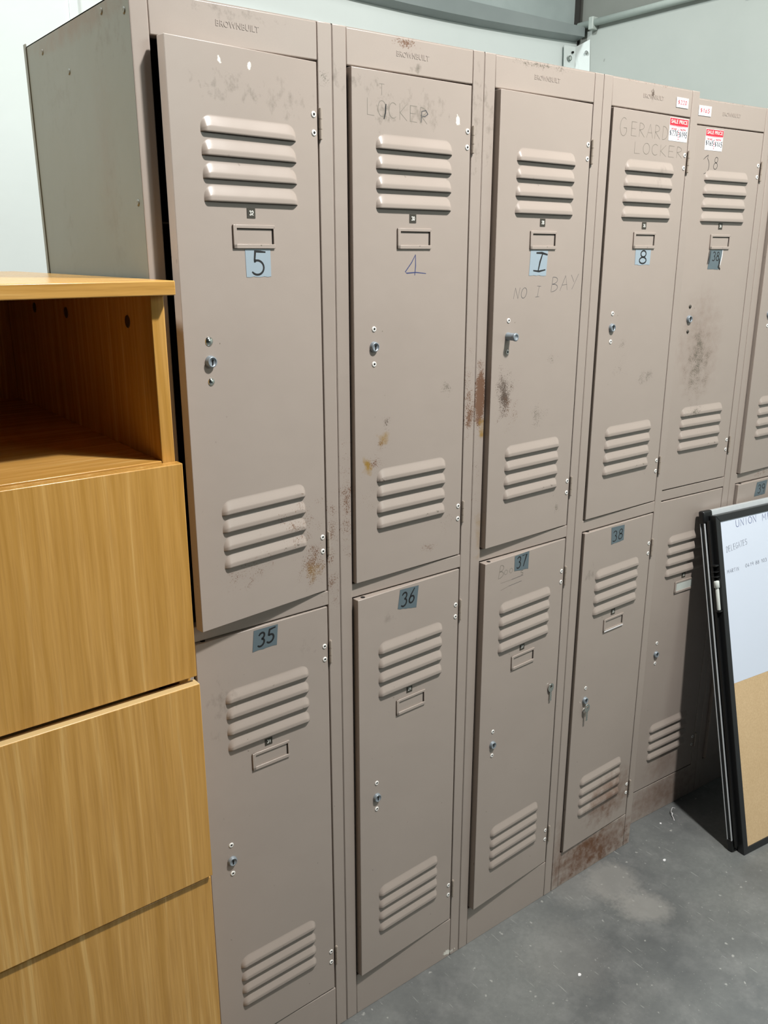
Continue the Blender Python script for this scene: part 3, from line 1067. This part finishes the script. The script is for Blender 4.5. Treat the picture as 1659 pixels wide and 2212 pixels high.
def thirty8(mb, y, ink):
    write(mb, '38', L(.1330), 1.4930, .0195, .0021, y, ink, slant=.08, end=L(.1590))
    for a in (.1205, .1235, .1265):
        mb.ribbon([(L(a), 1.5140), (L(a - .0015), 1.4960), (L(a - .003), 1.4860)], .0020, y, ink)
    mb.ribbon([(L(.1610), 1.4960), (L(.1625), 1.4850), (L(.1600), 1.4790), (L(.1660), 1.4740)], .0050, y, ink)
    mb.ribbon([(L(.1700), 1.5160), (L(.1690), 1.5010), (L(.1650), 1.4830)], .0028, y - .0004, M['paper'])


tape(d, [(.1235, 1.5165), (.1730, 1.5175), (.1600, 1.4720), (.1200, 1.4745)], '38c', thirty8, M['tape_grey'])
sale_sticker(d, .0655, .1275, 1.7280, 1.7715, '$165', '$145')
writing(d, lambda mb: (mb.ribbon([(L(.0665), 1.7085), (L(.0740), 1.7140), (L(.0820), 1.7180)] + [(L(.0735) + a, 1.6960 + b) for a, b in arc(0, 0, .0145, .0165, 62, -62, 12)] + [(L(.0720), 1.6790)], .0013, D0, M['ink_black']),
                       write(mb, '8', L(.1020), 1.6900, .0260, .0012, D0, M['ink_black'], slant=.1)))
d = make_door(r4, False, 0.3, lo4)
fit_lock(d, LO)
label_holder(d, .6805, lo4, card=True)
badge(d, .7095, '23')

body5 = paint_mat('taupe_enamel_f', [(.15, .94, .1, .02, 'rust', .5)])
r5, hd5 = make_locker('f', BX + W * math.cos(BA), BY + W * math.sin(BA), BA, {'body': body5})
tag(r5, 'rightmost taupe steel locker, cut off by the picture edge above the leaning board', 'locker', 'row of taupe steel lockers')
d = make_door(r5, True, 1.8, body5)
fit_lock(d, UP)
label_holder(d, 1.533, body5)
badge(d, 1.5645, '22')
d = make_door(r5, False, 1.8, body5)
fit_lock(d, LO)
label_holder(d, .6805, body5)
badge(d, .7095, '21')
tape(d, [(.1150, .9190), (.1650, .9190), (.1600, .8800), (.1080, .8800)], '39', lambda mb, y, ink: write(mb, '39', L(.1220), .8870, .0230, .0024, y, ink, end=L(.1560)), M['tape_grey'])

# rivets on the exposed side of locker 0 and its rear flange
bd = [o for o in r0.children if o.name.startswith('body')][0]
for (yy, zz) in ((.0922, 1.8186), (.016, 1.8053), (.2363, 1.7663), (.0175, 1.5755), (.3481, 1.8100), (.0175, 1.30), (.2363, 1.35)):
    mb = MB()
    mb.lathe((0.0004, yy, zz), (-1, 0, 0), [(.0045, 0), (.0042, .0008), (.0030, .0014), (.0018, .0014), (0, .0006)], side0, 16)
    mb.build('rivet', bd)
mb = MB()
mb.box(-0.0016, 0.0006, DEP - 0.0105, DEP, 0.0, H + 0.004, side0, 0.0005)
mb.build('rear_flange', bd)


# ------------------------------------------------------------------ keys
def key(name, x, z, y, door_rot, label, flip=False):
    mb = MB()
    st = M['chrome']
    s = -1 if flip else 1
    n = 20
    ro, ri = 0.0105, 0.0035
    A = [mb.bm.verts.new((math.cos(2 * math.pi * i / n) * ro * .85, -.0009, math.sin(2 * math.pi * i / n) * ro)) for i in range(n)]
    B = [mb.bm.verts.new((math.cos(2 * math.pi * i / n) * ri, -.0009, .003 + math.sin(2 * math.pi * i / n) * ri)) for i in range(n)]
    A2 = [mb.bm.verts.new((q.co.x, .0009, q.co.z)) for q in A]
    B2 = [mb.bm.verts.new((q.co.x, .0009, q.co.z)) for q in B]
    fs = []
    for i in range(n):
        j = (i + 1) % n
        fs += [mb.bm.faces.new((A[i], A[j], B[j], B[i])), mb.bm.faces.new((A2[j], A2[i], B2[i], B2[j])),
               mb.bm.faces.new((A[j], A[i], A2[i], A2[j])), mb.bm.faces.new((B[i], B[j], B2[j], B2[i]))]
    mb._set(fs, st, False)
    o = mb.build(name, None, (x, y, z), (0, 0, door_rot))
    bl = MB()
    bl.box(-.0024, .0024, -.0009, .0009, -.0330, -.0095, st)
    for k in range(4):
        bl.box(.0024, .0036 - (k % 2) * .0006, -.0007, .0007, -.0320 + k * .005, -.0300 + k * .005, st)
    bl.build('key_blade', o)
    tag(o, label, 'key')
    return o


a2 = math.radians(3.1)
hx = 2 * W + XH


def on_door(bank_x, ang, xl, y_off=-0.0030):
    u = L(xl)
    return (bank_x + XH + u * math.cos(ang) + -y_off * 0 - math.sin(ang) * y_off, u * math.sin(ang) + y_off * math.cos(ang))


kx, ky = on_door(2 * W, a2, .2560)
key('key', kx, .5780, ky, a2, 'small steel key taped near the hinge side of the door numbered 37')
kx, ky = on_door(3 * W, math.radians(1.3), .0712, -0.0080)
key('key', kx, .4880, ky, math.radians(1.3), 'steel key hanging below the lock of the door numbered 38')

# ------------------------------------------------------------------ oak cabinet
CX1, CY0, CYB = -0.0155, -0.080, 0.600
CX0 = CX1 - 0.80
cab = empty('drawer_cabinet', ((CX0 + CX1) / 2, (CY0 + CYB) / 2, 0.0))
tag(cab, 'oak veneer drawer cabinet with an open shelf under its top, left of the lockers', 'cabinet')


def cpart(name, x0, x1, y0, y1, z0, z1, mat, bev=0.0012, front=None):
    mb = MB()
    ox, oy = cab.location.x, cab.location.y
    mb.box(x0 - ox, x1 - ox, y0 - oy, y1 - oy, z0, z1, mat, bev)
    if front:
        for f in mb.bm.faces:
            if abs(f.normal.x) > 0.9:
                pass
    return mb.build(name, cab)


ZT = 1.4775
cpart('cabinet_top', CX0 - .012, -0.0078, -0.1010, CYB + .008, ZT - 0.0180, ZT, M['wood_x'], 0.0014)
sr = cpart('side_panel', CX1 - .0185, CX1, CY0, CYB, 0.05, ZT - .0184, M['wood_z'])
cpart('side_panel', CX0, CX0 + .0185, CY0, CYB, 0.05, ZT - .0184, M['wood_z'])
cpart('back_panel', CX0 + .0183, CX1 - .0183, CYB - .012, CYB, 0.05, ZT - .0184, M['wood_z'])
cpart('shelf', CX0 + .0186, CX1 - .0186, CY0 + .001, CYB - .0118, 1.2250, 1.2430, M['wood_x'])
cpart('plinth', CX0 + .01, CX1 - .01, CY0 + .03, CYB - .01, 0.0, 0.0495, M['wood_x'])
tops = (1.2408, 0.9160, 0.5790, 0.2420)
for k in range(4):
    z1 = tops[k]
    z0 = (tops[k + 1] + (0.0088 if k == 0 else 0.0070)) if k < 3 else 0.055
    yo = -0.0075 if k == 1 else 0.0
    mb = MB()
    ox, oy = cab.location.x, cab.location.y
    mb.box(CX0 + .001 - ox, -0.0140 - ox, -0.1000 + yo - oy, -0.0820 + yo - oy, z0, z1, M['wood_z'], 0.0013)
    if k == 1:
        ei = mb.mi(M['wood_edge'])
        for f in mb.bm.faces:
            f.normal_update()
            if f.normal.z > 0.6:
                f.material_index = ei
    dr = mb.build('drawer', cab)
    bx = MB()
    bx.box(CX0 + .03 - ox, CX1 - .03 - ox, -0.0815 + yo - oy, 0.45 - oy, z0 + .03, min(z1 - .03, 1.19), M['wood_edge'])
    bx.build('drawer_box', dr)
for (yy, zz) in ((.2553, 1.4207), (.0017, 1.4216), (.42, 1.4205)):
    mb = MB()
    mb.lathe((CX1 - .0185 - cab.location.x, yy - cab.location.y, zz), (-1, 0, 0), [(.0085, 0), (.0085, .0008), (.006, .0012), (0, .0012)], M['fitting'], 20)
    mb.build('cam_fitting', cab)

# ------------------------------------------------------------------ leaning boards
F0 = Vector((1.4223, -0.2180, 0.0005))
bu = Vector((0.99348, -0.11400, 0.0)).normalized()
tl = Vector((1.446, -0.013, 0.8745))
bv = (tl - F0).normalized()
bv = (bv - bu * bv.dot(bu)).normalized()
bn = bu.cross(bv)      # points to the front (viewer side has -n?)
R = Matrix((bu, -bn if bn.y < 0 else bn, bv)).transposed()
back_dir = (-bn if bn.y < 0 else bn)
rotE = R.to_euler()
BW, BH = 0.900, 0.8985


def board_root(name, origin, label, cat):
    o = bpy.data.objects.new(name, None)
    o.empty_display_size = 0.05
    COL.objects.link(o)
    o.location = origin
    o.rotation_euler = rotE
    tag(o, label, cat)
    return o


b1 = board_root('notice_board', F0, 'black framed board, white upper half with writing over tan cork, leaning on the lockers', 'notice board')
FW, FT = 0.0175, 0.020
mb = MB()
k = M['black_frame']


def mitre(mb, a, b, c, d_, y0, y1, mat):
    """rail from outer a-b to inner c-d (u, v pairs)."""
    vs = [mb.bm.verts.new((p[0], y, p[1])) for y in (y0, y1) for p in (a, b, d_, c)]
    q = [(0, 1, 2, 3), (7, 6, 5, 4), (0, 4, 5, 1), (1, 5, 6, 2), (2, 6, 7, 3), (3, 7, 4, 0)]
    fs = [mb.bm.faces.new([vs[i] for i in f]) for f in q]
    mb._set(fs, mat, False)


o4 = [(0, 0), (BW, 0), (BW, BH), (0, BH)]
i4 = [(FW, FW), (BW - FW, FW), (BW - FW, BH - FW), (FW, BH - FW)]
for q in range(4):
    mitre(mb, o4[q], o4[(q + 1) % 4], i4[q], i4[(q + 1) % 4], 0.0, FT, k)
fr = mb.build('frame', b1)
bvm = fr.modifiers.new('bevel', 'BEVEL')
bvm.width = 0.0012
bvm.segments = 2
SPL = 0.458
mb = MB()
mb.box(FW - .002, BW - FW + .002, 0.0030, 0.0100, SPL, BH - FW + .002, M['whiteboard'])
mb.build('white_panel', b1)
mb = MB()
mb.box(FW - .002, BW - FW + .002, 0.0028, 0.0100, FW - .002, SPL - .0005, M['cork'])
mb.build('cork_panel', b1)
mb = MB()
mb.box(.004, BW - .004, 0.0105, 0.0190, .004, BH - .004, M['black_plastic'])
mb.build('backing', b1)
yw = 0.0026
for (txt, x, z, h, w_, mt, end, sl) in (('UNION', .0770, .8580, .0175, .0012, 'ink_blue2', .1590, .02), ('MEETING', .1830, .8585, .0175, .0012, 'ink_blue2', .3050, .02),
                                        ('DELEGATES', .0330, .7990, .0150, .0008, 'ink_board', .1150, .10), ('MARTIN', .0300, .7450, .0090, .0008, 'ink_board', .0750, .02),
                                        ('0419 88 103', .1010, .7480, .0090, .0008, 'ink_board', .1870, .02)):
    mb = MB()
    write(mb, txt, x, z, h, w_, yw, M[mt], end=end, slope=sl)
    mb.build('handwriting', b1)
# pen channel down the left side
mb = MB()
k = M['black_plastic']
mb.box(-.0130, 0.0, .0160, .0185, .02, BH - .012, k, .0006)
mb.box(-.0130, -.0118, .0110, .0170, .02, BH - .012, k, .0004)
for (za, zb) in ((.770, .774), (.755, .7565), (.742, .7445), (.652, .656)):
    mb.box(-.0135, 0.0, .0020, .0185, za, zb, k, .0006)
mb.build('pen_tray', b1)

# marker in the tray
mo = F0 + bu * (-.0072) + back_dir * .0085
pen = bpy.data.objects.new('marker_pen', None)
COL.objects.link(pen)
pen.location = mo + bv * .6570
pen.rotation_euler = rotE
tag(pen, 'white marker pen standing in the channel beside the black framed board', 'pen')
mb = MB()
mb.lathe((0, 0, 0), (0, 0, 1), [(0, 0), (.0046, 0), (.0050, .001), (.0050, .052), (.0044, .056), (.0044, .060)], M['pen_white'], 18)
mb.build('pen_body', pen)
mb = MB()
mb.lathe((0, 0, 0.0575), (0, 0, 1), [(.0056, 0), (.0070, .001), (.0070, .0165), (.0062, .018), (0, .018)], M['pen_white'], 18)
mb.build('pen_cap', pen)

# second board behind
O2 = F0 + back_dir * 0.0245 + bu * (-0.0165)
O2.z = 0.0005
b2 = board_root('whiteboard', O2, 'aluminium edged whiteboard with black corner caps, leaning between the black framed board and the lockers', 'whiteboard')
H2 = 0.905
W2 = 0.925
mb = MB()
al = M['alu']
mb.box(0.0, .0060, 0.0, .0016, .030, H2 - .030, al, .0004)
mb.box(0.0, .0060, .0124, .0140, .030, H2 - .030, al, .0004)
mb.box(.0035, .0060, .0016, .0124, .030, H2 - .030, M['black_frame'])
mb.box(.0060, .0150, .0, .0140, .030, H2 - .030, M['black_frame'])
mb.box(.030, W2 - .030, 0.0, .0140, H2 - .0160, H2, al, .0008)
mb.box(.030, W2 - .030, 0.0, .0140, 0.0, .0160, al, .0008)
mb.box(W2 - .016, W2, 0.0, .0140, .030, H2 - .030, al, .0008)
mb.build('frame', b2)
mb = MB()
mb.box(.014, W2 - .014, .0025, .0115, .014, H2 - .014, M['whiteboard'])
mb.build('white_panel', b2)
for (cx, cz) in ((0, 0), (W2 - .034, 0), (0, H2 - .034), (W2 - .034, H2 - .034)):
    mb = MB()
    mb.box(cx - .002, cx + .034, -.0020, .0160, cz - (0 if cz == 0 else -.002), cz + .034 + (.002 if cz else 0), M['black_plastic'], .0055, 3)
    mb.build('corner_cap', b2)

# ------------------------------------------------------------------ scraps on the floor
mb = MB()
mb.tube([(1.402, -.020, .0015), (1.410, -.012, .0018), (1.414, -.004, .0040), (1.421, -.001, .0060), (1.424, .008, .0050)], .0011, M['paper'], 6)
mb.tube([(1.414, -.004, .0040), (1.420, .004, .0120), (1.428, .006, .0180), (1.436, .002, .0150)], .0007, M['paper'], 6)
tag(mb.build('string_scrap'), 'short white scrap of string on the concrete at the foot of the set-back locker', 'string')
for (px_, py_, r, lab) in ((1.2418, -.101, .0055, 'small white flake on the floor in front of the rusty plinth'),
                           (1.3621, -.0034, .0035, 'tiny white flake on the floor close to the string scrap'),
                           (0.7765, -.2137, .0050, 'white flake on the concrete, nearest of the flakes to the camera')):
    mb = MB()
    n = 9
    rnd = random.Random(int(px_ * 1000))
    rr = [r * rnd.uniform(.7, 1.2) for _ in range(n)]
    top = [mb.bm.verts.new((math.cos(2 * math.pi * i / n) * rr[i], math.sin(2 * math.pi * i / n) * rr[i] * .7, .0012)) for i in range(n)]
    bot = [mb.bm.verts.new((q.co.x, q.co.y, 0.0)) for q in top]
    fs = [mb.bm.faces.new(top), mb.bm.faces.new(list(reversed(bot)))]
    fs += [mb.bm.faces.new((bot[i], bot[(i + 1) % n], top[(i + 1) % n], top[i])) for i in range(n)]
    mb._set(fs, M['paper'], False)
    tag(mb.build('paint_flake', None, (px_, py_, 0.0002)), lab, 'flake', 'flakes on the floor')
